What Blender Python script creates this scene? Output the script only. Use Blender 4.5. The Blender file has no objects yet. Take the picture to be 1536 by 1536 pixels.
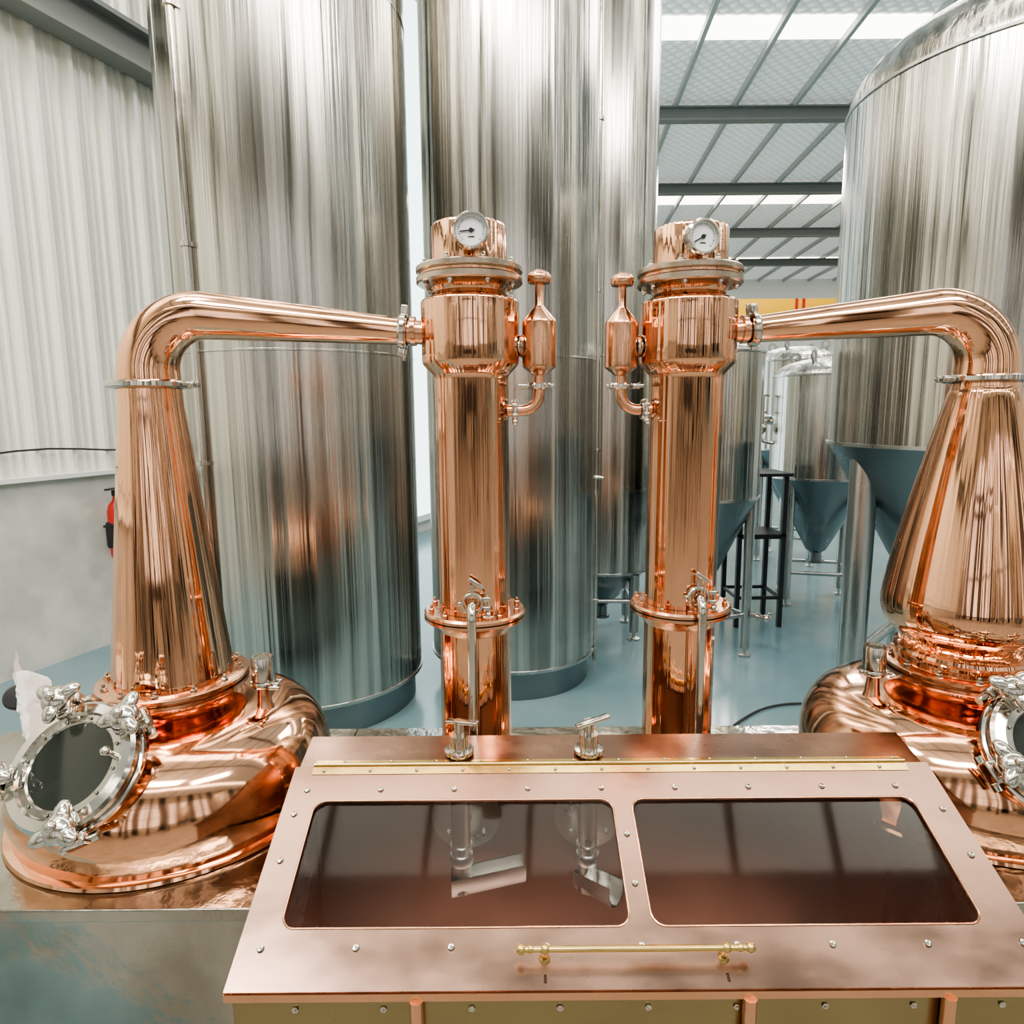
import bpy, bmesh, math, random
from mathutils import Matrix, Vector
random.seed(4)
V=Vector
# ---------------------------------------------------------------- materials
def newmat(name):
    m=bpy.data.materials.new(name); m.use_nodes=True
    nt=m.node_tree; b=nt.nodes["Principled BSDF"]; return m,nt,b
def pmat(name,col,metal=0.0,rough=0.5,bump=0,scale=(1,1,1),nscale=5,rvar=0,cvar=None,detail=3,spec=None,dist=0.01,cpos=(.35,.65),ang=None):
    m,nt,b=newmat(name)
    b.inputs["Base Color"].default_value=(*col,1); b.inputs["Metallic"].default_value=metal
    b.inputs["Roughness"].default_value=rough
    if bump or rvar or cvar:
        tc=nt.nodes.new("ShaderNodeTexCoord"); mp=nt.nodes.new("ShaderNodeMapping")
        mp.inputs["Scale"].default_value=scale
        nz=nt.nodes.new("ShaderNodeTexNoise"); nz.inputs["Scale"].default_value=nscale; nz.inputs["Detail"].default_value=detail
        if ang is not None:   # grain that follows the generator lines of a turned body
            fl=nt.nodes.new("ShaderNodeVectorMath"); fl.operation='MULTIPLY'; fl.inputs[1].default_value=(1,1,0)
            no=nt.nodes.new("ShaderNodeVectorMath"); no.operation='NORMALIZE'
            zz=nt.nodes.new("ShaderNodeVectorMath"); zz.operation='MULTIPLY'; zz.inputs[1].default_value=(0,0,ang)
            ad=nt.nodes.new("ShaderNodeVectorMath"); ad.operation='ADD'
            nt.links.new(tc.outputs["Object"],fl.inputs[0]); nt.links.new(fl.outputs[0],no.inputs[0]); nt.links.new(tc.outputs["Object"],zz.inputs[0])
            nt.links.new(no.outputs[0],ad.inputs[0]); nt.links.new(zz.outputs[0],ad.inputs[1]); nt.links.new(ad.outputs[0],mp.inputs[0])
        else: nt.links.new(tc.outputs["Object"],mp.inputs[0])
        nt.links.new(mp.outputs[0],nz.inputs["Vector"])
        if bump:
            bp=nt.nodes.new("ShaderNodeBump"); bp.inputs["Strength"].default_value=bump; bp.inputs["Distance"].default_value=dist
            nt.links.new(nz.outputs[0],bp.inputs["Height"]); nt.links.new(bp.outputs[0],b.inputs["Normal"])
        if rvar:
            mr=nt.nodes.new("ShaderNodeMapRange"); mr.inputs[1].default_value=.3; mr.inputs[2].default_value=.7
            mr.inputs[3].default_value=max(0.02,rough-rvar); mr.inputs[4].default_value=rough+rvar
            nt.links.new(nz.outputs[0],mr.inputs[0]); nt.links.new(mr.outputs[0],b.inputs["Roughness"])
        if cvar:
            cr=nt.nodes.new("ShaderNodeValToRGB")
            cr.color_ramp.elements[0].position=cpos[0]; cr.color_ramp.elements[1].position=cpos[1]
            cr.color_ramp.elements[0].color=(*cvar,1); cr.color_ramp.elements[1].color=(*col,1)
            nt.links.new(nz.outputs[0],cr.inputs[0]); nt.links.new(cr.outputs[0],b.inputs["Base Color"])
    return m
copper_col=pmat("copper_column",(.90,.49,.31),1,.06,.5,(1,1,1),4.8,.02,dist=.011,detail=2.5,ang=.06)
copper_still=pmat("copper_still",(.90,.49,.31),1,.06,.42,(1,1,1),4.2,.02,dist=.014,detail=2.5,ang=.08)
copper_arm=pmat("copper_arm",(.90,.49,.31),1,.07,.22,(.25,1,1),14,.02,dist=.006,detail=2)
copper_pot=pmat("copper_pot",(.90,.48,.30),1,.09,.35,(1,1,1.2),4,.03,dist=.014,detail=2)
copper_flange=pmat("copper_flange",(.76,.41,.26),1,.20,.1,(1,1,1),30,.05)
copper_box=pmat("copper_sheet",(.40,.25,.195),1,.25,.10,(1,2,2),5,.07,cvar=(.31,.195,.15),dist=.004,detail=5)
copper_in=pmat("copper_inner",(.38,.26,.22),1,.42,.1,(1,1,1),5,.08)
bronze=pmat("flange_bronze",(.50,.41,.33),1,.28,.1,(1,1,1),20,.05)
steel_tank=pmat("steel_tank",(.66,.635,.585),1,.18,.8,(1,1,.006),13,.07,cvar=(.33,.315,.29),detail=6,dist=.022,cpos=(.38,.58))  # dark vertical streaks in the colour stand in for reflections
steel_cone=pmat("steel_cone",(.25,.28,.29),1,.30,.2,(1,1,.3),4,.08)
steel_leg=pmat("steel_leg",(.50,.51,.50),1,.30,.1,(1,1,.1),20,.06)
steel_pol=pmat("steel_polished",(.62,.59,.54),1,.13,.08,(1,1,1),14,.04)
steel_in=pmat("steel_satin",(.85,.83,.80),1,.30,.08,(1,1,1),14,.04)
steel_sheet=pmat("steel_sheet",(.50,.48,.44),1,.16,.5,(1.2,1.2,1),3,.06,dist=.03,cvar=(.32,.30,.26),detail=5)
brass=pmat("brass",(.68,.50,.21),1,.2,.05,(1,1,1),20,.05)
brass_sheet=pmat("brass_sheet",(.34,.275,.155),1,.24,.15,(.5,1,1),5,.08)
white_dial=pmat("dial_white",(.85,.88,.9),0,.4)
black=pmat("black_paint",(.02,.02,.022),0,.35)
blackmetal=pmat("black_metal",(.03,.03,.033),.3,.45)
darkglass=pmat("dark_glass",(.025,.03,.025),0,.04)  # dark colour stands for the unlit pot interior behind the glass
red=pmat("red_paint",(.5,.03,.02),0,.3)
paper=pmat("paper",(.9,.89,.86),0,.7,.4,(1,1,1),30)
wallm=pmat("corrugated_white",(.92,.91,.83),0,.30,.15,(1,1,.3),3,.08,cvar=(.86,.85,.77))
concrete=pmat("concrete_plaster",(.66,.65,.60),0,.75,.4,(1,1,1),3,.05,cvar=(.48,.475,.44),detail=8)
reflm=pmat("reflection_grey",(.30,.29,.26),0,.5,.2,(1,1,1),3,.1,cvar=(.20,.19,.17),detail=8)  # for the unseen floor sheet that greys the skirt reflection
pier=pmat("pier_plaster",(.12,.105,.095),0,.7)
farwall=pmat("far_wall_white",(.82,.82,.79),0,.6)
beamm=pmat("steel_beam_grey",(.21,.22,.21),0,.5)
purlinm=pmat("purlin_grey",(.40,.41,.40),0,.5)
yellow=pmat("crane_yellow",(.95,.50,.02),0,.4)
cablem=pmat("cable_black",(.02,.02,.02),0,.5)
floorm=pmat("blue_epoxy",(.135,.225,.26),0,.17,.08,(1,1,1),1.2,.07,cvar=(.19,.28,.305),detail=7)
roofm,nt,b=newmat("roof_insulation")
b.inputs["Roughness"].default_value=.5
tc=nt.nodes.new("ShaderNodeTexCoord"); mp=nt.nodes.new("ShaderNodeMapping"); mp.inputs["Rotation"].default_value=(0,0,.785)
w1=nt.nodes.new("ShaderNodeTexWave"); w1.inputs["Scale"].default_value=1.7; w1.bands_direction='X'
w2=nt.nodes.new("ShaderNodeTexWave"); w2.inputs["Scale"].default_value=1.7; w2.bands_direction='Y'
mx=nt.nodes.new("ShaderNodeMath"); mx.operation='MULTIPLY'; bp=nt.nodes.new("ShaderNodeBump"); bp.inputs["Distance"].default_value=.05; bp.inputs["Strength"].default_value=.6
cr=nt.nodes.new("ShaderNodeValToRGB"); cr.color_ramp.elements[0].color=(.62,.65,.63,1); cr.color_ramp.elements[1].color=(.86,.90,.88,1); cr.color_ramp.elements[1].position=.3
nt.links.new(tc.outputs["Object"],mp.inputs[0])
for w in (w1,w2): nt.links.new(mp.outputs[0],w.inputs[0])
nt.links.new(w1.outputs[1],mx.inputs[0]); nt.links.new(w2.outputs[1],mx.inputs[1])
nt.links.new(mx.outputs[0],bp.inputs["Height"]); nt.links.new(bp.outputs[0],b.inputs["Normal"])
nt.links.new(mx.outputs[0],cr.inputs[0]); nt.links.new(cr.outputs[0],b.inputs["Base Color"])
nt.links.new(cr.outputs[0],b.inputs["Emission Color"]); b.inputs["Emission Strength"].default_value=.30   # glow added to brighten the panels, not a light source
def emat(name,col,s):
    m,nt,b=newmat(name); b.inputs["Base Color"].default_value=(*col,1)
    b.inputs["Emission Color"].default_value=(*col,1); b.inputs["Emission Strength"].default_value=s; return m
skym=emat("skylight_panel",(1,.95,.82),6)
winm=emat("window_daylight",(.78,.96,1.0),2.6)
acr=bpy.data.materials.new("acrylic_pane"); acr.use_nodes=True; nt=acr.node_tree; nt.nodes.clear()
o=nt.nodes.new("ShaderNodeOutputMaterial"); mix=nt.nodes.new("ShaderNodeMixShader"); tr=nt.nodes.new("ShaderNodeBsdfTransparent"); gl=nt.nodes.new("ShaderNodeBsdfGlossy")
tr.inputs[0].default_value=(.97,.97,.97,1); gl.inputs["Roughness"].default_value=.05
fr=nt.nodes.new("ShaderNodeFresnel"); fr.inputs[0].default_value=1.25
nt.links.new(fr.outputs[0],mix.inputs[0]); nt.links.new(tr.outputs[0],mix.inputs[1]); nt.links.new(gl.outputs[0],mix.inputs[2]); nt.links.new(mix.outputs[0],o.inputs[0])

# ---------------------------------------------------------------- mesh helpers
S=bpy.context.scene
def G(name,loc=(0,0,0)):
    e=bpy.data.objects.new(name,None); e.location=loc; e.empty_display_size=.1; S.collection.objects.link(e); return e
def obj(name,parts,mat,grp=None,smooth=True,angle=35,doubles=1e-6):
    bm=bmesh.new(); off=V(grp.location) if grp else V((0,0,0))
    for vs,fs in parts:
        bv=[bm.verts.new(V(v)-off) for v in vs]
        for f in fs:
            try: bm.faces.new([bv[i] for i in f])
            except Exception: pass
    bmesh.ops.remove_doubles(bm,verts=bm.verts,dist=doubles)
    bmesh.ops.recalc_face_normals(bm,faces=bm.faces)
    me=bpy.data.meshes.new(name); bm.to_mesh(me); bm.free()
    if smooth:
        me.shade_smooth()
        try: me.set_sharp_from_angle(angle=math.radians(angle))
        except Exception: pass
    me.materials.append(mat)
    ob=bpy.data.objects.new(name,me); S.collection.objects.link(ob)
    if grp: ob.parent=grp
    return ob
def T(x,y,z): return Matrix.Translation((x,y,z))
def frame(c,n,up=(0,0,1)):
    n=V(n).normalized(); x=V(up).cross(n)
    if x.length<1e-4: x=V((1,0,0))
    x.normalize(); y=n.cross(x)
    M=Matrix((x,y,n)).transposed().to_4x4(); M.translation=V(c); return M
def lathe(prof,M,seg=64):
    vs=[];fs=[]
    for r,z in prof:
        for i in range(seg):
            a=2*math.pi*i/seg; vs.append(M@V((r*math.cos(a),r*math.sin(a),z)))
    n=len(prof)
    for j in range(n-1):
        for i in range(seg):
            k=(i+1)%seg; fs.append((j*seg+i,j*seg+k,(j+1)*seg+k,(j+1)*seg+i))
    for j in (0,n-1):
        if prof[j][0]>1e-6: fs.append([j*seg+i for i in range(seg)])
    if prof[0][0]<=1e-6 or prof[-1][0]<=1e-6:
        nf=[]
        for f in fs:
            ff=[]
            for i in f:
                j=i//seg
                if prof[j][0]<=1e-6: i=j*seg
                if i not in ff: ff.append(i)
            if len(ff)>2: nf.append(ff)
        fs=nf
    return vs,fs
def ring(prof,M,seg=64):
    vs=[];fs=[];n=len(prof)
    for r,z in prof:
        for i in range(seg):
            a=2*math.pi*i/seg; vs.append(M@V((r*math.cos(a),r*math.sin(a),z)))
    for j in range(n):
        q=(j+1)%n
        for i in range(seg):
            k=(i+1)%seg; fs.append((j*seg+i,j*seg+k,q*seg+k,q*seg+i))
    return vs,fs
def cr_smooth(pts,n=6):
    out=[]; P=[pts[0]]+list(pts)+[pts[-1]]
    for i in range(1,len(P)-2):
        for k in range(n):
            t=k/n; r=[]
            for d in range(len(pts[0])):
                a,b_,c,e=P[i-1][d],P[i][d],P[i+1][d],P[i+2][d]
                r.append(.5*((2*b_)+(c-a)*t+(2*a-5*b_+4*c-e)*t*t+(-a+3*b_-3*c+e)*t**3))
            out.append(tuple(r))
    out.append(tuple(pts[-1])); return out
def tube(pts,rads,seg=32,cap=True):
    pts=[V(p) for p in pts]
    if not hasattr(rads,'__len__'): rads=[rads]*len(pts)
    vs=[];fs=[];n=len(pts)
    t0=(pts[1]-pts[0]).normalized(); a=V((0,0,1)) if abs(t0.z)<.9 else V((0,1,0))
    u=t0.cross(a).normalized()
    for j,p in enumerate(pts):
        if j==0: t=t0
        elif j==n-1: t=(pts[j]-pts[j-1]).normalized()
        else: t=((pts[j+1]-pts[j]).normalized()+(pts[j]-pts[j-1]).normalized()).normalized()
        u=(u-t*u.dot(t)).normalized(); w=t.cross(u)
        for i in range(seg):
            q=2*math.pi*i/seg; vs.append(p+(u*math.cos(q)+w*math.sin(q))*rads[j])
    for j in range(n-1):
        for i in range(seg):
            k=(i+1)%seg; fs.append((j*seg+i,j*seg+k,(j+1)*seg+k,(j+1)*seg+i))
    if cap: fs.append(list(range(seg))); fs.append([(n-1)*seg+i for i in range(seg)])
    return vs,fs
def cyl(p0,p1,r,seg=24): return tube([p0,p1],r,seg)
def box(size,M=Matrix(),bev=0.0):
    bm=bmesh.new(); bmesh.ops.create_cube(bm,size=1)
    for v in bm.verts: v.co=V((v.co.x*size[0],v.co.y*size[1],v.co.z*size[2]))
    if bev: bmesh.ops.bevel(bm,geom=list(bm.edges),offset=bev,segments=3,affect='EDGES',profile=.5)
    bm.verts.ensure_lookup_table(); bm.verts.index_update()
    vs=[M@v.co for v in bm.verts]; fs=[[v.index for v in f.verts] for f in bm.faces]; bm.free(); return vs,fs
def bb(x0,x1,y0,y1,z0,z1,bev=0): return box((x1-x0,y1-y0,z1-z0),T((x0+x1)/2,(y0+y1)/2,(z0+z1)/2),bev)
def sphere(c,r,seg=20,sc=(1,1,1),M=None):
    pr=[(r*math.sin(math.pi*i/12),-r*math.cos(math.pi*i/12)) for i in range(13)]; pr[0]=(0,-r); pr[-1]=(0,r)
    MM=(T(*c)@M if M else T(*c))@Matrix.Diagonal((*sc,1))
    return lathe(pr,MM,seg)
def bolts(M,R,n,s=.008,h=.012,ph=0):
    out=[]
    for i in range(n):
        a=2*math.pi*i/n+ph; m=M@T(R*math.cos(a),R*math.sin(a),0)
        out.append(lathe([(s,0),(s,h*.6),(s*.85,h*.7),(s*.55,h*.7),(s*.55,h*1.3),(s*.4,h*1.5),(0,h*1.5)],m,6))
    return out
def clamp(M,r,side=1,w=.016):
    p=[ring([(r*1.0,-w),(r*1.18,-w),(r*1.30,-w*.5),(r*1.30,w*.5),(r*1.18,w),(r*1.0,w)],M,40)]
    R=r*1.3
    p.append(box((.022,.012,w*1.7),M@T(side*(R+.008),.014,0),.003))
    p.append(box((.022,.012,w*1.7),M@T(side*(R+.008),-.014,0),.003))
    p.append(cyl(M@V((side*(R+.012),-.035,0)),M@V((side*(R+.012),.032,0)),.0045,10))
    p.append(sphere(M@V((side*(R+.012),-.033,0)),.009,12))
    p.append(box((.034,.007,.010),M@T(side*(R+.012),-.040,0),.003))
    p.append(box((.012,.012,w*1.6),M@T(-side*(R+.003),0,0),.003))
    return p

# ---------------------------------------------------------------- room
obj("floor",[bb(-12,21,-9,37,-.1,0)],floorm,smooth=False)
obj("reflection_floor",[([(-9,-8.2,.004),(12,-8.2,.004),(12,.2,.004),(1.2,1.1,.004),(-.6,1.3,.004),(-2.1,.55,.004),(-6,.3,.004)],[(0,1,2,3,4,5,6)])],reflm,smooth=False)  # unseen sheet added so the platform skirt reflects grey
d=V((.344,.939,0)).normalized(); nrm=V((d.y,-d.x,0)); W0=V((-3.91,4.85,0))
def corr(s0,s1,z0,z1,pitch=.30):
    vs=[];fs=[];pts=[];s=s0
    while s<s1:
        for ds,o in ((0,0),(pitch*.04,.06),(pitch*.17,.06),(pitch*.21,0),(pitch*.46,0),(pitch*.49,.016),(pitch*.55,.016),(pitch*.58,0),(pitch*.72,0),(pitch*.75,.016),(pitch*.81,.016),(pitch*.84,0)):
            pts.append((s+ds,o))
        s+=pitch
    for s,o in pts:
        p=W0+d*s+nrm*o
        vs+= [p+V((0,0,z0)),p+V((0,0,z1))]
    for i in range(len(pts)-1): fs.append((2*i,2*i+2,2*i+3,2*i+1))
    return vs,fs
def wbox(s0,s1,o0,o1,z0,z1):
    M=Matrix((d,nrm,V((0,0,1)))).transposed().to_4x4(); M.translation=W0+d*((s0+s1)/2)+nrm*((o0+o1)/2)+V((0,0,(z0+z1)/2))
    return box((s1-s0,o1-o0,z1-z0),M)
wl=G("wall_left",W0)
obj("cladding",[corr(-14,9,1.5,8.7)],wallm,wl,smooth=False)
obj("plinth",[wbox(-14,9,-.25,.04,0,1.515)],concrete,wl,smooth=False)
obj("backing",[wbox(-14,9,-.25,-.02,1.5,8.7)],wallm,wl,smooth=False)
obj("trim_1",[wbox(-14,5.1,.0,.10,1.50,1.535)],farwall,wl,smooth=False)
tb=G("crane_runway_beam",W0+V((0,0,5)))
obj("girder",[wbox(-12,5,.07,.30,5.22,5.26),wbox(-12,5,.07,.30,4.92,4.96),wbox(-12,5,.16,.19,4.94,5.24)]+[wbox(k,k+.05,.07,.29,4.94,5.24) for k in range(-12,5,2)],beamm,tb,smooth=False)
wc=G("wall_cable",W0+V((0,0,1.7)))
obj("cable",[tube([W0+d*(s*.25)+nrm*.075+V((0,0,1.72+.025*math.sin(s*.9))) for s in range(-40,14)],.008,8)],cablem,wc)
w1_=G("window_1",W0+d*6.5)
obj("pane",[wbox(5.3,8.4,.065,.085,.3,8.3)],winm,w1_,smooth=False)
obj("frame",[wbox(5.2,5.3,.065,.12,.2,8.4),wbox(8.4,8.5,.065,.12,.2,8.4),wbox(5.2,8.5,.065,.12,.2,.3)],farwall,w1_,smooth=False)
e=W0+d*9
obj("wall_inner",[bb(e.x-.1,e.x+.1,e.y,36,0,8.7)],farwall,smooth=False)
obj("wall_back",[bb(-1.2,20,35.8,36,0,8.7)],farwall,smooth=False)
obj("wall_right",[bb(20,20.2,-9,36,0,8.7)],farwall,smooth=False)
wf=G("wall_front",(0,-8.4,0))
obj("piers",[bb(x,x+w,-8.6,-8.3,0,8.7) for x,w in ((-9.2,1.2),(-6.9,.5),(-5.4,1.1),(-3.4,.4),(-2.1,.7),(-.5,.35),(.9,.9),(3.0,.4),(4.6,1.2),(6.9,.4),(8.4,1.1),(10.8,2.0),(14.5,2.5),(18.5,1.5))],pier,wf,smooth=False)  # unseen piers, widths varied to stripe the copper reflections
obj("parapet",[bb(-9.2,20,-8.6,-8.3,0,1.0),bb(-9.2,20,-8.6,-8.3,6.6,8.7)],concrete,wf,smooth=False)
obj("mullions",[bb(-9+.9*i,-8.90+.9*i,-8.5,-8.44,1.0,6.6) for i in range(32)]+[bb(-9.2,20,-8.5,-8.44,3.2,3.3)],beamm,wf,smooth=False)  # unseen bars, spaced to draw thin lines in the copper reflections
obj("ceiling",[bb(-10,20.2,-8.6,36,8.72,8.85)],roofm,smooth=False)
rb=G("roof_beams",(0,15,8.5)); parts=[]
for D in (-4,.9,5.9,10.85,15.8,20.8,25.7,30.7):
    parts+= [bb(-9.5,20,D-.12,D+.12,8.30,8.33),bb(-9.5,20,D-.12,D+.12,8.56,8.59),bb(-9.5,20,D-.02,D+.02,8.32,8.57)]
obj("rafters",parts,beamm,rb,smooth=False)
pp=[]
for i in range(-9,17):
    x=i*1.3; M=frame((x+.067*14,14,8.63),(.067,1,0)); pp.append(box((.08,.14,44),M))
obj("purlins",pp,purlinm,rb,smooth=False)
for i,(a,b2) in enumerate(((-5.4,-4.2),(2.4,3.9),(12.6,13.3),(22.0,23.1),(31,32))):
    obj("skylight",[bb(-7,19.5,a,b2,8.69,8.71)],skym,smooth=False)
cg=G("overhead_crane",(9,25,5.8))
obj("girder",[bb(5,19,24.7,25.2,5.35,5.95,.03)],yellow,cg); obj("stripes",[bb(10.2,10.3,24.68,24.7,5.35,5.95),bb(10.45,10.55,24.68,24.7,5.35,5.95)],red,cg,smooth=False)
obj("end_truck",[bb(7.2,8.4,24.6,25.3,5.0,5.4,.03)],yellow,cg)

# ---------------------------------------------------------------- tanks
def dome(r,z0,h,n=10,rn=.06):
    return [(r*math.cos(math.pi/2*i/n),z0+h*math.sin(math.pi/2*i/n)) for i in range(n)]+[(rn,z0+h)]
def tank(name,x,y,r,zb,zt,ztip,legs=4,legr=.045,legph=.6,welds=(),dh=.3,rt=.1,mat=steel_tank,conemat=steel_cone,lugs=(.7,2.4,3.9,5.5),seams=()):
    g=G(name,(x,y,0)); M=T(x,y,0)
    pr=[(r,zb)]
    for w in welds: pr+=[(r,w-.008),(r+.004,w-.005),(r+.004,w+.005),(r,w+.008)]
    pr+=[(r,zt)]+dome(r,zt,dh)[1:]+[(0.0,zt+dh)]
    obj("shell",[lathe([(r-.002,zb)]+pr[1:],M,160)],mat,g,angle=30)
    obj("rims",[ring([(r+.001,zt-.012),(r+.010,zt-.008),(r+.010,zt+.008),(r+.001,zt+.012)],M,128),ring([(r-.004,zb-.012),(r+.007,zb-.010),(r+.007,zb+.010),(r-.004,zb+.012)],M,128)],steel_leg,g)
    if seams:
        obj("vertical_seams",[cyl((x+r*math.cos(a),y+r*math.sin(a),z0),(x+r*math.cos(a),y+r*math.sin(a),z1),.005,8) for a,z0,z1 in seams],steel_cone,g)
    if ztip is not None:
        obj("cone",[lathe([(r-.004,zb),(rt,ztip),(rt*.6,ztip-.03),(rt*.6,ztip-.12),(rt*.9,ztip-.12),(rt*.9,ztip-.14),(0,ztip-.14)],M,128)],conemat,g)
        lp=[];R=r*.86
        for i in range(legs):
            a=legph+2*math.pi*i/legs; px,py=x+R*math.cos(a),y+R*math.sin(a)
            lp.append(cyl((px,py,.07),(px,py,zb-.03),legr,24)); lp.append(lathe([(legr*.35,.07),(legr*.35,.02),(legr*1.3,.015),(legr*1.3,0),(0,0)],T(px,py,0),20))
            a2=legph+2*math.pi*(i+1)/legs; qx,qy=x+R*math.cos(a2),y+R*math.sin(a2)
            lp.append(cyl((px,py,.35),(qx,qy,.35),legr*.45,12))
        obj("legs",lp,steel_leg,g)
    obj("lifting_lugs",[ring([(.03,-.008),(.06,-.008),(.06,.008),(.03,.008)],frame((x+r*.62*math.cos(a),y+r*.62*math.sin(a),zt+dh*.78+.05),(math.sin(a),-math.cos(a),0)),24) for a in lugs],steel_leg,g)
    return g
tA=tank("stainless_storage_tank",-1.41,4.56,.75,.22,7.2,None,welds=(2.36,4.4,5.9),seams=((math.radians(-140),.25,7.1),(math.radians(-48),2.36,4.4)))
obj("base_skirt",[lathe([(.70,0),(.70,.2),(.745,.22),(0,.22)],T(-1.41,4.56,0),96)],steel_cone,tA)
tB=tank("stainless_storage_tank",.005,5.0,.62,.22,7.2,None,welds=(2.36,5.9),seams=((math.radians(-60),2.36,7.1),(math.radians(-105),.25,2.36)))
obj("base_skirt",[lathe([(.57,0),(.57,.2),(.615,.22),(0,.22)],T(.005,5.0,0),96)],steel_cone,tB)
tC=tank("stainless_storage_tank",.82,5.95,.42,.62,5.35,.27,welds=(2.45,),legph=.75,rt=.08)
tD=tank("reflection_tank",1.56,5.4,.43,1.32,2.44,.62,legph=-.38,dh=.14,legr=.04)
obj("outlet_valve",[cyl((1.93,5.22,.36),(2.02,5.12,.36),.022,16),sphere((2.02,5.12,.36),.035),box((.10,.014,.02),T(2.05,5.10,.41)@Matrix.Rotation(.6,4,'Z'),.004),lathe([(.035,-.008),(.035,.008),(0,.008)],frame((1.97,5.17,.36),(.7,-.7,0)),20)],steel_pol,tD)
tE=tank("reflection_tank",3.2,6.9,.50,1.32,2.34,.55,legph=.5,dh=.18,legr=.045)
tG=tank("reflection_tank",3.75,8.9,.55,1.5,2.62,.7,legph=.2,dh=.2,legr=.045)
tF=tank("large_fermentation_tank",3.13,4.3,1.0,1.78,3.85,.2,legs=4,legr=.085,legph=.02+math.pi,welds=(),dh=.52,rt=.12,lugs=(3.55,.7,2.3,5.3),seams=((math.radians(-118),1.8,3.84),))
tank("reflection_tank",-3.6,-3.2,.65,1.2,3.4,.4,legph=.5,dh=.3)  # unseen tank added behind the camera to stripe the copper reflections
tank("reflection_tank",4.3,-2.6,.65,1.2,3.4,.4,legph=.5,dh=.3)  # unseen, added on the right for the same reflections
tank("reflection_tank",2.4,-5.2,.60,1.2,3.6,.4,legph=.5,dh=.3)  # unseen, added further back for the same reflections
pr_=G("reflection_rack",(-.6,-4.6,0))  # unseen dark posts added behind the camera for stripes in the copper
obj("uprights",[bb(x-.05,x+.05,y-.04,y+.04,0,4.2) for x in (-2.0,-.6,.8) for y in (-5.0,-4.2)]+[bb(-2.0,.8,y-.03,y+.03,z-.06,z+.06) for y in (-5.0,-4.2) for z in (1.1,4.0)],blackmetal,pr_,smooth=False)
def manway(g,c,n,r):
    M=frame(c,n)
    obj("manway",[lathe([(r,-.05),(r,.02),(r*1.15,.02),(r*1.15,.05),(r*.9,.07),(0,.09)],M,40),tube([M@V((-r,0,.08)),M@V((-r*.5,0,.13)),M@V((r*.5,0,.13)),M@V((r,0,.08))],.012,10),sphere(M@V((0,0,.14)),.03)],steel_pol,g)
manway(tG,(3.45,8.42,2.1),(-.5,-.86,0),.16)
obj("valve_cluster",[cyl((2.56,7.2,1.9),(2.75,7.0,1.9),.05),cyl((2.6,6.98,1.75),(2.6,6.98,2.15),.022),sphere((2.6,6.98,1.82),.06),lathe([(.07,-.01),(.07,.01),(0,.01)],T(2.6,6.98,2.15),20),tube([(2.6,6.98,1.75),(2.62,6.96,1.68),(2.72,6.93,1.66),(2.8,6.9,1.7)],.02,12),lathe([(.06,-.01),(.06,.01),(0,.01)],T(2.6,6.98,1.98),20)],steel_pol,tE)
def vpipe(name,x,y,r,z0,z1,ty,tx):
    g=G(name,(x,y,z0)); p=[cyl((x,y,z0),(x,y,z1),r,20)]
    for k in range(6):
        z=z0+.5+k*(z1-z0-1)/5
        p.append(lathe([(r*1.01,z-.015),(r*1.5,z-.012),(r*1.5,z+.012),(r*1.01,z+.015)],T(x,y,0),20)); p.append(cyl((x,y,z),(tx,ty,z),.006,8))
    obj("pipe",p,steel_pol,g); return g
vpipe("steel_pipe",-1.80,3.90,.024,.0,7.1,4.1,-1.70)
vg=vpipe("steel_pipe",.66,5.20,.020,.0,7.0,5.2,.60)
obj("sample_valve",[cyl((.66,5.2,1.50),(.60,4.95,1.50),.013,16),cyl((.50,4.95,1.54),(.68,4.95,1.51),.014,16),sphere((.60,4.95,1.52),.024),cyl((.62,4.95,1.51),(.62,4.95,1.41),.022,20),cyl((.62,4.95,1.41),(.62,4.95,1.385),.027,20),cyl((.5,4.95,1.54),(.475,4.95,1.545),.024,16)],steel_pol,vg)
st=G("metal_work_stand",(2.28,6.2,0)); L=[]
for sx in (2.08,2.48):
    for sy in (6.0,6.4): L.append(bb(sx-.02,sx+.02,sy-.02,sy+.02,0,1.42))
for z in (.28,.85):
    L+=[bb(2.08,2.48,5.99,6.01,z-.015,z+.015),bb(2.08,2.48,6.39,6.41,z-.015,z+.015),bb(2.07,2.09,6.0,6.4,z-.015,z+.015),bb(2.47,2.49,6.0,6.4,z-.015,z+.015)]
L+=[bb(2.03,2.53,5.95,6.45,1.41,1.44,.006),bb(2.06,2.5,5.98,6.42,.86,.88)]
obj("frame",L,blackmetal,st,smooth=False)
fh=G("floor_hose",(2.4,4.5,0)); obj("hose",[tube(cr_smooth([(1.3,3.9,.015),(1.7,4.25,.015),(2.1,4.3,.015),(2.6,4.05,.015),(3.2,4.2,.015)],8),.008,10)],cablem,fh)
fx=W0+d*.98+nrm*.16; fe=G("fire_extinguisher",(fx.x,fx.y,.75))
Mf=T(fx.x,fx.y,.78)
obj("cylinder",[lathe([(0,0),(.07,.0),(.075,.03),(.075,.40),(.06,.46),(.025,.50),(.02,.54),(0,.54)],Mf,32)],red,fe)
obj("valve",[box((.04,.05,.05),Mf@T(0,0,.56),.006),box((.03,.16,.015),Mf@T(0,-.05,.60),.004),tube([Mf@V((0,.03,.55)),Mf@V((.06,.1,.5)),Mf@V((.08,.1,.3)),Mf@V((.08,.03,.1))],.012,10),box((.16,.17,.02),Mf@T(0,0,.28),.004),box((.155,.155,.24),Mf@T(0,0,.20),.03)],black,fe)

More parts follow.
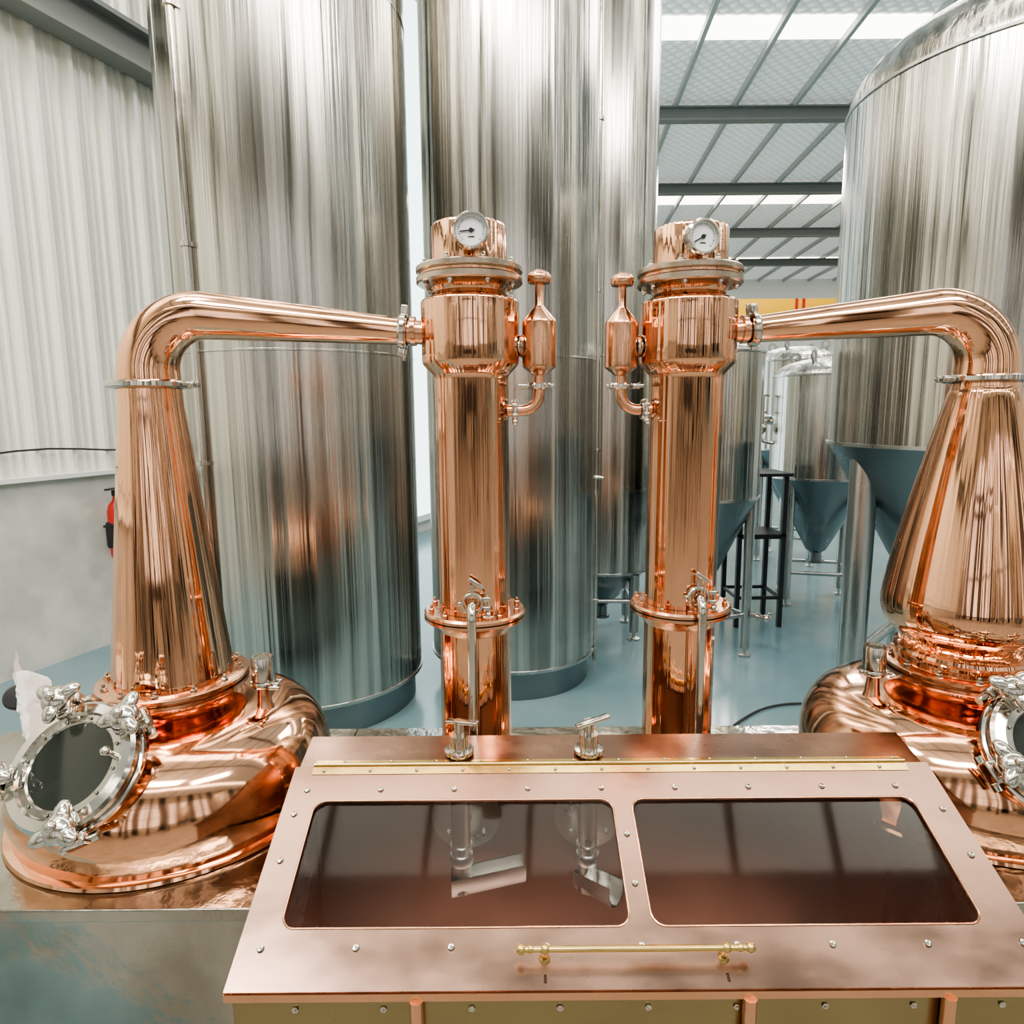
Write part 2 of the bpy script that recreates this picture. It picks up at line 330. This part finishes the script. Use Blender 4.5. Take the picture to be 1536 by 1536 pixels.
# ---------------------------------------------------------------- skid platform
pf=G("equipment_platform",(.2,1.9,0))
obj("top",[bb(-1.95,-.60,1.475,2.42,.765,.80,.004),bb(1.12,2.35,1.475,2.42,.765,.80,.004),bb(-.60,1.12,1.80,2.42,.765,.80,.004)],steel_sheet,pf,smooth=False)
obj("skirt",[bb(-1.93,-.60,1.49,1.50,.12,.766),bb(1.12,2.33,1.49,1.50,.12,.766),bb(-1.93,2.33,2.39,2.40,.12,.766),bb(-1.93,-1.92,1.49,2.4,.12,.766),bb(2.32,2.33,1.49,2.4,.12,.766)],steel_sheet,pf,smooth=False)
obj("legs",[cyl((x,y,0),(x,y,.13),.03) for x in (-1.85,-.7,1.2,2.2) for y in (1.55,2.33)],steel_leg,pf)

# ---------------------------------------------------------------- pot stills
PZ=.80
def fit_tower(g,x,y,z):
    M=T(x,y,z)
    obj("relief_valve_stem",[lathe([(.035,-.03),(.022,.0),(.018,.05),(.018,.07),(.0,.07)],M,24)],copper_flange,g)
    obj("relief_valve",clamp(T(x,y,z+.065),.026,1,.009)+[lathe([(.020,.07),(.034,.078),(.034,.145),(.031,.152),(.026,.152),(.026,.149),(0,.149)],M,32),sphere((x-.008,y-.034,z+.115),.006)],steel_pol,g)
def manhole(g,c,n,ph=0):
    M=frame(c,n); 
    obj("manhole_collar",[lathe([(.175,-.22),(.150,-.15),(.142,-.08),(.142,-.02),(.150,-.004),(.150,0),(0,0)],M,72)],copper_pot,g)
    obj("manhole_ring",[ring([(.118,.0),(.165,.0),(.172,.005),(.172,.018),(.166,.022),(.118,.022)],M,72),
        ring([(.108,.026),(.156,.026),(.166,.032),(.166,.046),(.158,.054),(.134,.058),(.128,.050),(.112,.050),(.108,.046)],M,72),
        ring([(.1,.02),(.150,.02),(.150,.028),(.1,.028)],M,48)]+bolts(M@T(0,0,.052),.120,12,.005,.005),steel_pol,g)
    obj("manhole_glass",[lathe([(.112,.030),(.112,.044),(0,.044)],M,64)],darkglass,g)
    cl=[]
    for a in (119,43,-62,195):
        a=math.radians(a)+ph; m=M@Matrix.Rotation(a,4,'Z')
        cl.append(box((.075,.038,.026),m@T(.165,0,.065),.010))
        cl.append(box((.030,.058,.040),m@T(.190,0,.030),.008))
        cl.append(cyl(m@V((.188,-.045,.01)),m@V((.188,.045,.01)),.012,16))
        cl.append(cyl(m@V((.172,0,.01)),m@V((.172,0,.125)),.010,14))
        cl.append(sphere(m@V((.172,0,.095)),.038,24,(1,1,.72),frame((0,0,0),m.to_3x3()@V((0,0,1)))))
        for k in range(3):
            M3=m@T(.172,0,.100)@Matrix.Rotation(.7+k*2.094,4,'Z')
            cl.append(sphere((0,0,0),.024,18,(1.35,.85,.65),M3@T(.034,0,0)))
        cl.append(sphere(m@V((.172,0,.122)),.014,14))
    obj("manhole_clamps",cl,steel_pol,g,angle=60)
    obj("manhole_handle",[tube([M@V((.11,.03,.05)),M@V((.112,.03,.085))],.008,12),sphere(M@V((.112,.03,.09)),.013)],steel_pol,g)
def still(x,y,sgn,onion,colx,mh_c,mh_n):
    g=G("copper_pot_still",(x,y,PZ)); M=T(x,y,0)
    dome_pts=cr_smooth([(.452,.835),(.462,.90),(.448,.975),(.405,1.045),(.33,1.092),(.25,1.108),(.19,1.118),(.165,1.135),(.162,1.16)],6)
    obj("pot",[lathe([(0,.801),(.470,.801),(.474,.806),(.470,.814),(.452,.818)]+dome_pts,M,128)],copper_pot,g,angle=50)
    obj("neck_flange",[ring([(.13,1.160),(.212,1.160),(.218,1.165),(.218,1.176),(.13,1.176)],M,96),ring([(.13,1.180),(.212,1.180),(.218,1.184),(.218,1.194),(.212,1.198),(.13,1.198)],M,96),ring([(.12,1.175),(.205,1.175),(.205,1.182),(.12,1.182)],M,64)],copper_flange,g)
    obj("flange_bolts",bolts(T(x,y,1.198),.194,12,.011,.013,.2),steel_pol,g)
    zt=2.085
    if onion:
        pr=cr_smooth([(.168,1.197),(.170,1.25),(.186,1.285),(.222,1.33),(.236,1.38),(.229,1.45),(.203,1.59),(.168,1.75),(.130,1.91),(.100,2.03),(.090,2.06),(.088,zt)],6)
        beads=[ring([(.165,1.225),(.186,1.228),(.190,1.238),(.186,1.248),(.165,1.251)],M,72)]
    else:
        pr=[(.172,1.197),(.174,1.205),(.173,1.215),(.088,2.03),(.087,zt)]; beads=[]
    obj("swan_neck_body",[lathe(pr,M,128)]+beads,copper_still,g,angle=40)
    pts=[];rd=[]; R=.165; zc=zt+.035
    pts.append((x,y,zt)); rd.append(.087)
    tilt=math.radians(7)
    n=18; cx=x+sgn*R
    for i in range(n+1):
        a=(math.pi/2+tilt)*i/n
        pts.append((cx-sgn*R*math.cos(a),y,zc+R*math.sin(a))); rd.append(.086-.019*i/n)
    ex=colx-sgn*.195; lx,lz=pts[-1][0],pts[-1][2]; ln=abs(ex-lx)
    for i in range(1,13):
        t=i/12; pts.append((lx+(ex-lx)*t,y,lz-ln*.085*t)); rd.append(.067-.029*t)
    obj("lyne_arm",[tube(pts,rd,48)],copper_arm,g,angle=50)
    obj("neck_clamp",clamp(T(x,y,zt+.004),.092,sgn,.012),steel_pol,g)
    ez=pts[-1][2]
    Mx=frame((ex,y,ez),(sgn,0,-.085),(0,0,1))
    obj("arm_clamp",clamp(Mx@Matrix.Rotation(math.pi/2 if sgn>0 else -math.pi/2,4,'Z'),.040,-1,.012)+[box((.02,.03,.02),Mx@T(0,.06,0),.004)],steel_pol,g)
    obj("arm_stub",[cyl((ex,y,ez),(colx-sgn*.12,y,ez-.006),.034,32),cyl((ex+sgn*.022,y,ez),(ex+sgn*.036,y,ez),.042,32)],copper_flange,g)
    fit_tower(g,x+sgn*.29,y-.03,1.11)
    manhole(g,mh_c,mh_n)
    return g
CLX,CLY=-.117,2.0; CRX,CRY=.53,2.05
gl_=still(-1.065,2.0,1,False,CLX,(-1.126,1.62,1.087),(-.10,-.72,.69))
gr_=still(1.435,2.05,-1,True,CRX,(1.42,1.66,1.085),(.0,-.74,.67))
obj("sight_gauge",[cyl((-1.42,1.88,.98),(-1.42,1.88,1.17),.016,16),lathe([(0,-.02),(.032,-.02),(.036,-.01),(.036,.02),(.03,.026),(0,.028)],frame((-1.445,1.85,1.185),(0.2,-.8,.5)),28)],black,gl_)
bmv=[];bf=[];nx,ny=9,13
for j in range(ny):
    for i in range(nx):
        u=i/(nx-1)-.5; v=j/(ny-1)
        bmv.append(V((-1.36+u*.09-.045*v+.005*random.uniform(-1,1),1.845-.05*math.cos(u*4)-.05*(1-v)+.005*random.uniform(-1,1),1.11+.175*v-.06*u*v+.012*math.sin(u*9)*v)))
for j in range(ny-1):
    for i in range(nx-1): bf.append((j*nx+i,j*nx+i+1,(j+1)*nx+i+1,(j+1)*nx+i))
obj("paper_wrap",[(bmv,bf)],paper,gl_,angle=20)

# ---------------------------------------------------------------- rectifying columns
def dial(g,c,n,ndl):
    M=frame(c,n)
    obj("gauge_case",[ring([(.0445,0),(.048,.003),(.048,.02),(.044,.025),(.040,.025),(.040,.018),(.0405,0)],M,48),lathe([(0,-.02),(.03,-.02),(.043,-.012),(.045,.002),(0,.002)],M,40),cyl(M@V((0,0,-.07)),M@V((0,0,-.015)),.012,16)],steel_pol,g)
    obj("gauge_face",[lathe([(.041,.010),(.041,.014),(0,.014)],M,48)],white_dial,g)
    tk=[]
    for i in range(28):
        a=math.radians(-135+i*10); l=.006 if i%3==0 else .003
        tk.append(box((.0012,l,.001),M@Matrix.Rotation(a,4,'Z')@T(0,.033,.0146)))
    tk.append(box((.003,.040,.0015),M@Matrix.Rotation(ndl,4,'Z')@T(0,.010,.0165))); tk.append(lathe([(.006,.014),(.006,.018),(0,.018)],M,16))
    tk.append(box((.016,.003,.001),M@T(0,-.016,.0146))); 
    obj("gauge_marks",tk,black,g,smooth=False)
def column(x,y,sgn,gx,gz,gn,ndl,px):
    g=G("copper_distillation_tower",(x,y,PZ)); M=T(x,y,0); h=-.010
    obj("cap",[lathe([(.100,2.41),(.108,2.415),(.108,2.517),(.103,2.525),(0,2.527)],M,96)],copper_col,g)
    obj("top_flange",[ring([(.09,2.402+h),(.148,2.402+h),(.153,2.406+h),(.153,2.418+h),(.148,2.422+h),(.09,2.422+h)],M,96),ring([(.09,2.372+h),(.148,2.372+h),(.153,2.376+h),(.153,2.390+h),(.148,2.394+h),(.09,2.394+h)],M,96)],bronze,g)
    obj("gasket",[ring([(.09,2.392+h),(.144,2.392+h),(.144,2.404+h),(.09,2.404+h)],M,64)],copper_flange,g)
    obj("top_bolts",bolts(T(x,y,2.422+h),.132,8,.009,.011,.35)+bolts(frame((x,y,2.372+h),(0,0,-1)),.132,8,.009,.010,.35),steel_pol,g)
    pr=[(.105,2.365),(.107,2.360),(.112,2.353),(.107,2.346),(.105,2.340),(.110,2.330),(.126,2.324)]+[(.142-.014*(1-math.sin(a)),2.310+.012*math.cos(a)) for a in (.2,.6,1.0,1.4,1.57)]+[(.142,2.148),(.139,2.138),(.116,2.113),(.111,2.106),(.109,2.095),(.109,1.405)]
    obj("shell",[lathe(pr,M,128)],copper_col,g,angle=28)
    obj("mid_flange",[ring([(.1,1.372),(.150,1.372),(.156,1.377),(.156,1.386),(.1,1.386)],M,96),ring([(.1,1.390),(.156,1.390),(.156,1.398),(.150,1.404),(.1,1.404)],M,96),ring([(.1,1.340),(.112,1.340),(.125,1.360),(.140,1.373),(.1,1.373)],M,72)],copper_flange,g)
    obj("mid_bolts",bolts(T(x,y,1.404),.136,10,.009,.014,.3),copper_flange,g)
    obj("lower_shell",[lathe([(.110,1.375),(.110,.83),(.14,.82),(.14,.801),(0,.801)],M,96)],copper_col,g)
    vx=x+sgn*.200; Mv=T(vx,y-.01,0)
    obj("vent_vessel",[lathe([(.016,2.085),(.016,2.105),(.049,2.13),(.050,2.136),(.050,2.255),(.048,2.262),(.016,2.300),(.0125,2.305),(.0125,2.372),(0,2.372)],Mv,48),
        lathe([(.012,2.368),(.031,2.366),(.034,2.372),(.034,2.384),(.028,2.394),(.012,2.402),(0,2.403)],Mv,36)],copper_flange,g)
    ep=[(vx,y-.01,2.09),(vx,y-.01,2.055)]
    for i in range(1,11):
        a=math.pi/2*i/10; ep.append((vx-sgn*.05*(1-math.cos(a)),y-.01,2.055-.05*math.sin(a)))
    ep.append((x+sgn*.10,y-.01,2.005))
    obj("reflux_elbow",[tube(ep,.0165,28)],copper_flange,g)
    obj("reflux_clamps",clamp(T(vx,y-.01,2.075),.027,-sgn,.009)+clamp(frame((x+sgn*.128,y-.01,2.005),(1,0,0)),.025,-1,.009)+[cyl((x+sgn*.122,y-.01,2.19),(x+sgn*.165,y-.01,2.19),.02),lathe([(.03,-.006),(.034,0),(.03,.006)],frame((x+sgn*.148,y-.01,2.19),(1,0,0)),28)],steel_pol,g)
    fy=y-.178; pts=[(px,y-.10,1.452),(px,y-.14,1.452)]
    for i in range(1,9):
        a=math.pi/2*i/8; pts.append((px,y-.14-.038*math.sin(a),1.452-.038*(1-math.cos(a))))
    pts.append((px,fy,.82))
    obj("takeoff_pipe",[tube(pts,.0135,24),lathe([(.02,0),(.02,.02),(0,.02)],T(px,fy,.801),20)],steel_pol,g)
    Mc=frame((px,y-.128,1.452),(0,-1,0))
    obj("takeoff_clamp",clamp(Mc,.026,1,.008)+[cyl((px,y-.128,1.475),(px+.0,y-.128,1.51),.007,12),box((.05,.008,.012),T(px+.012,y-.128,1.512)@Matrix.Rotation(.6,4,'Y'),.003)],steel_pol,g)
    dial(g,(gx,y-.15,gz),gn,ndl)
column(CLX,CLY,1,CLX+.016,2.473,(-.02,-1,-.02),math.radians(95),CLX+.0)
column(CRX,CRY,-1,CRX-.012,2.465,(.22,-1,-.03),math.radians(120),CRX+.022)

# ---------------------------------------------------------------- spirit safe
XL,XR=-.585,1.105
sf=G("spirit_safe_box",(.26,1.5,.45))
A=V((0,1.668,1.060)); B=V((0,1.178,.853)); BK=V((0,1.795,1.085))
def plate(a,b_,x0,x1,th=.004):
    dd=(b_-a); n=V((0,dd.z,-dd.y)).normalized(); 
    if n.z<0: n=-n
    q=[V((x0,a.y,a.z)),V((x1,a.y,a.z)),V((x1,b_.y,b_.z)),V((x0,b_.y,b_.z))]
    vs=q+[p-n*th for p in q]
    return vs,[(0,1,2,3),(7,6,5,4),(0,4,5,1),(1,5,6,2),(2,6,7,3),(3,7,4,0)]
obj("top_strip",[plate(BK,A,XL+.01,XR-.01)],copper_box,sf,smooth=False)
obj("front_lip",[bb(XL,XR,1.174,1.180,.836,.853)],copper_flange,sf,smooth=False)
def side(x):
    poly=[(1.795,.45),(1.795,1.083),(1.668,1.056),(1.195,.857),(1.195,.45)]
    vs=[V((x,a,b_)) for a,b_ in poly]+[V((x+.004,a,b_)) for a,b_ in poly]; n=5
    return vs,[tuple(range(n)),tuple(range(n,2*n))]+[(i,(i+1)%n,n+(i+1)%n,n+i) for i in range(n)]
obj("side_panels",[side(XL+.008),side(XR-.012)],copper_box,sf,smooth=False)
obj("inner_panels",[bb(XL+.012,XR-.012,1.785,1.792,.45,1.075),bb(XL+.012,XR-.012,1.2,1.79,.445,.452)],copper_in,sf,smooth=False)
obj("front_panel",[bb(XL+.01,XR-.01,1.195,1.20,.40,.84)],brass_sheet,sf,smooth=False)
obj("front_panel_screws",[s for k in range(9) for s in bolts(frame((-.45+k*.18,1.194,.80),(0,-1,0)),0,1,.007,.004)],steel_pol,sf)
obj("front_posts",[cyl((x,1.178,.0),(x,1.178,.836),.014) for x in (-.20,.47,.87)],copper_flange,sf)
obj("base_frame",[bb(XL+.01,XL+.05,1.2,1.24,0,.45),bb(XR-.05,XR-.01,1.2,1.24,0,.45),bb(XL+.01,XL+.05,1.74,1.78,0,.45),bb(XR-.05,XR-.01,1.74,1.78,0,.45)],steel_leg,sf,smooth=False)
ux=V((1,0,0)); us=(B-A); Ls=us.length; us.normalize(); un=ux.cross(us); 
if un.z<0: un=-un
def LP(x,s,h=0):
    p=A+us*s+un*h; return V((x,p.y,p.z))
def rr(x0,x1,s0,s1,r,n=8):
    out=[]
    for cx,cs,a0 in ((x1-r,s1-r,0),(x0+r,s1-r,90),(x0+r,s0+r,180),(x1-r,s0+r,270)):
        for i in range(n+1):
            a=math.radians(a0+90*i/n); out.append((cx+r*math.cos(a),cs+r*math.sin(a)))
    return out
cu=bpy.data.curves.new("lidc",'CURVE'); cu.dimensions='2D'; cu.fill_mode='BOTH'; cu.extrude=.0025
WIN=((-.505,.247,.105,.410),(.298,1.010,.105,.410))
slots=[[(x-.003,Ls-.028),(x+.003,Ls-.028),(x+.003,Ls-.012),(x-.003,Ls-.012)] for x in (.06,.43)]
for poly in [[(XL,0),(XR,0),(XR,Ls),(XL,Ls)]]+[rr(a,b_,c,e_,.03) for a,b_,c,e_ in WIN]+slots:
    sp=cu.splines.new('POLY'); sp.points.add(len(poly)-1); sp.use_cyclic_u=True
    for i,(px_,ps) in enumerate(poly): sp.points[i].co=(px_,ps,0,1)
co=bpy.data.objects.new("lidc",cu); S.collection.objects.link(co); bpy.context.view_layer.update()
me=bpy.data.meshes.new_from_object(co.evaluated_get(bpy.context.evaluated_depsgraph_get()))
bpy.data.objects.remove(co)
vs=[LP(v.co.x,v.co.y,v.co.z+.003) for v in me.vertices]; fs=[list(p.vertices) for p in me.polygons]
obj("lid",[(vs,fs)],copper_box,sf,smooth=False)
bd=[]
for a,b_,c,e_ in WIN:
    pl=[LP(p[0],p[1],.0058) for p in rr(a-.002,b_+.002,c-.002,e_+.002,.031)]; pl.append(pl[0]); bd.append(tube(pl,.0022,8,False))
obj("window_beads",bd,copper_flange,sf)
pn=[]
for a,b_,c,e_ in WIN:
    q=[LP(a-.01,c-.01,-.003),LP(b_+.01,c-.01,-.003),LP(b_+.01,e_+.01,-.003),LP(a-.01,e_+.01,-.003)]; pn.append((q,[(0,1,2,3)]))
obj("acrylic_panes",pn,acr,sf,smooth=False)
scr=[]
pos=[(-.535+.0+i*.19,.072) for i in range(9)]+[(-.535+i*.20,.452) for i in range(9)]+[(XL+.035,.26),(XR-.035,.26),(.272,.20),(.272,.32),(XL+.035,.14),(XR-.035,.14)]
for x,s in pos:
    Ms=frame(LP(x,s,.0055),un); scr.append(lathe([(.0078,0),(.0078,.002),(.006,.005),(.0026,.0055),(.0026,.004),(0,.004)],Ms,16))
obj("lid_screws",scr,steel_pol,sf)
hg=[cyl((XL+.05,LP(0,-.004,.008).y,LP(0,-.004,.008).z),(XR-.06,LP(0,-.004,.008).y,LP(0,-.004,.008).z),.0055,16)]
hg.append(box((XR-XL-.11,.022,.0015),frame(LP((XL+XR)/2-.005,.014,.0065),un,up=us)))
ub=(BK-A).normalized(); nb=V((0,-ub.z,ub.y)); pbk=A+ub*.014+nb*.003
hg.append(box((XR-XL-.11,.022,.0015),frame((( XL+XR)/2-.005,pbk.y,pbk.z),nb,up=ub)))
obj("piano_hinge",hg,brass,sf)
hs=[]
for i in range(13):
    x=XL+.08+i*.123; hs.append(sphere(LP(x,.015,.009),.0048,10)); hs.append(sphere((x+.05,(A+ub*.016).y,(A+ub*.016).z+.006),.0045,10))
obj("hinge_screws",hs,steel_pol,sf)
hx0,hx1,sH=.015,.475,.475
hd=[tube([LP(hx0,sH,.045),LP(hx1,sH,.045)],.0065,20)]
for x in (hx0,hx1): 
    sg_=-1 if x==hx0 else 1
    hd.append(sphere(LP(x+sg_*.004,sH,.045),.011,18)); hd.append(sphere(LP(x-sg_*.016,sH,.045),.0085,14)); 
for x in (hx0+.045,hx1-.045):
    hd.append(tube([LP(x,sH,.003),LP(x,sH,.006),LP(x,sH,.012),LP(x,sH,.03),LP(x,sH,.045)],[.013,.012,.006,.0055,.008],18)); hd.append(sphere(LP(x,sH,.045),.0105,16))
obj("handle",hd,brass,sf)
def outlet(x,y,ln,tw):
    obj("outlet_valve",[cyl((x,y,1.07),(x,y,1.13),.0255,32),lathe([(.028,1.075),(.040,1.078),(.040,1.088),(.028,1.09)],T(x,y,0),32),cyl((x,y,1.13),(x,y,1.17),.014,20),
        box((.10,.022,.009),T(x+.01,y-.005,1.168)@Matrix.Rotation(tw,4,'Z')@Matrix.Rotation(-.15,4,'Y'),.003)],steel_pol,sf)
    p=[cyl((x,y,.66),(x,y,1.07),.0265,32),
       lathe([(.0266,.745),(.032,.747),(.034,.755),(.034,.767),(.032,.775),(.0266,.777)],T(x,y,0),32),lathe([(.0266,.79),(.032,.792),(.032,.803),(.0266,.805)],T(x,y,0),32)]
    obj("outlet_pipe",p,steel_in,sf)
    M=T(x,y,.68)@Matrix.Rotation(ln[1],4,'Z')
    L_=ln[0]; w=.028
    prof=[(-w,.03),(-w,-.005),(-w*.6,-.03),(0,-.038),(w*.6,-.03),(w,-.005),(w,.03)]
    vs=[];n=len(prof)
    for xx in (-.03,L_):
        for (a,b_) in prof: vs.append(M@V((xx,a,b_-(.0 if xx<0 else -.03))))
    for xx in (-.03,L_):
        for (a,b_) in prof: vs.append(M@V((xx,a*.92,b_*.92-(.0 if xx<0 else -.03)+.001)))
    fs=[(i,i+1,n+i+1,n+i) for i in range(n-1)]+[(2*n+i,2*n+i+1,3*n+i+1,3*n+i) for i in range(n-1)]+[tuple(range(n))]
    obj("spout",[(vs,fs)],steel_in,sf)
    Mb=frame((x+.01,1.784,.845),(0,-1,0))
    obj("wall_flange",[lathe([(.10,0),(.10,.006),(0,.006)],Mb,48)]+bolts(Mb@T(0,0,.006),.072,4,.009,.01,.78)+[cyl((x+.01,1.784,.845),(x,y,.845),.018)],steel_in,sf)
outlet(-.150,1.715,(.18,.12),-.5)
outlet(.205,1.715,(.11,-.9),.35)

# ---------------------------------------------------------------- light
w=bpy.data.worlds.new("World"); S.world=w; w.use_nodes=True
w.node_tree.nodes["Background"].inputs[0].default_value=(1,.97,.91,1); w.node_tree.nodes["Background"].inputs[1].default_value=1.9
def area(name,loc,target,sx,sy,p,col=(1,1,1)):
    l=bpy.data.lights.new(name,'AREA'); l.shape='RECTANGLE'; l.size=sx; l.size_y=sy; l.energy=p; l.color=col
    o=bpy.data.objects.new(name,l); o.location=loc; o.rotation_euler=(V(target)-V(loc)).to_track_quat('-Z','Y').to_euler(); S.collection.objects.link(o)
area("fill_area_light",(-1,-2,8.1),(0,3,1),4,1.2,360,(1,.95,.86))  # added fill light above the stills, no real fitting
area("fill_area_light",(4,-2,8.1),(1,3,1),4,1.2,320,(1,.95,.86))  # second added fill light, from the right
area("fill_area_light",(-3.2,.6,7.9),(-3.4,5.2,2.5),1.5,1.5,300,(1,.97,.90))  # added fill light to brighten the left wall
area("fill_area_light",(6,9,8.1),(6,9,0),3,3,380,(1,.97,.92))  # added fill light over the tanks behind
area("fill_area_light",(7,19,8.1),(7,19,0),3,3,600,(1,.97,.92))  # added fill light deep in the hall
try: S.view_settings.look='AgX - Medium High Contrast'
except Exception: pass

# ---------------------------------------------------------------- camera
c=bpy.data.cameras.new("camera"); co=bpy.data.objects.new("camera",c); S.collection.objects.link(co)
c.sensor_width=36; c.lens=23.44; c.clip_start=.05; c.clip_end=200
co.matrix_world=T(0,0,2)@Matrix.Rotation(math.radians(81.5),4,'X')@Matrix.Rotation(-.008,4,'Z')
S.camera=co
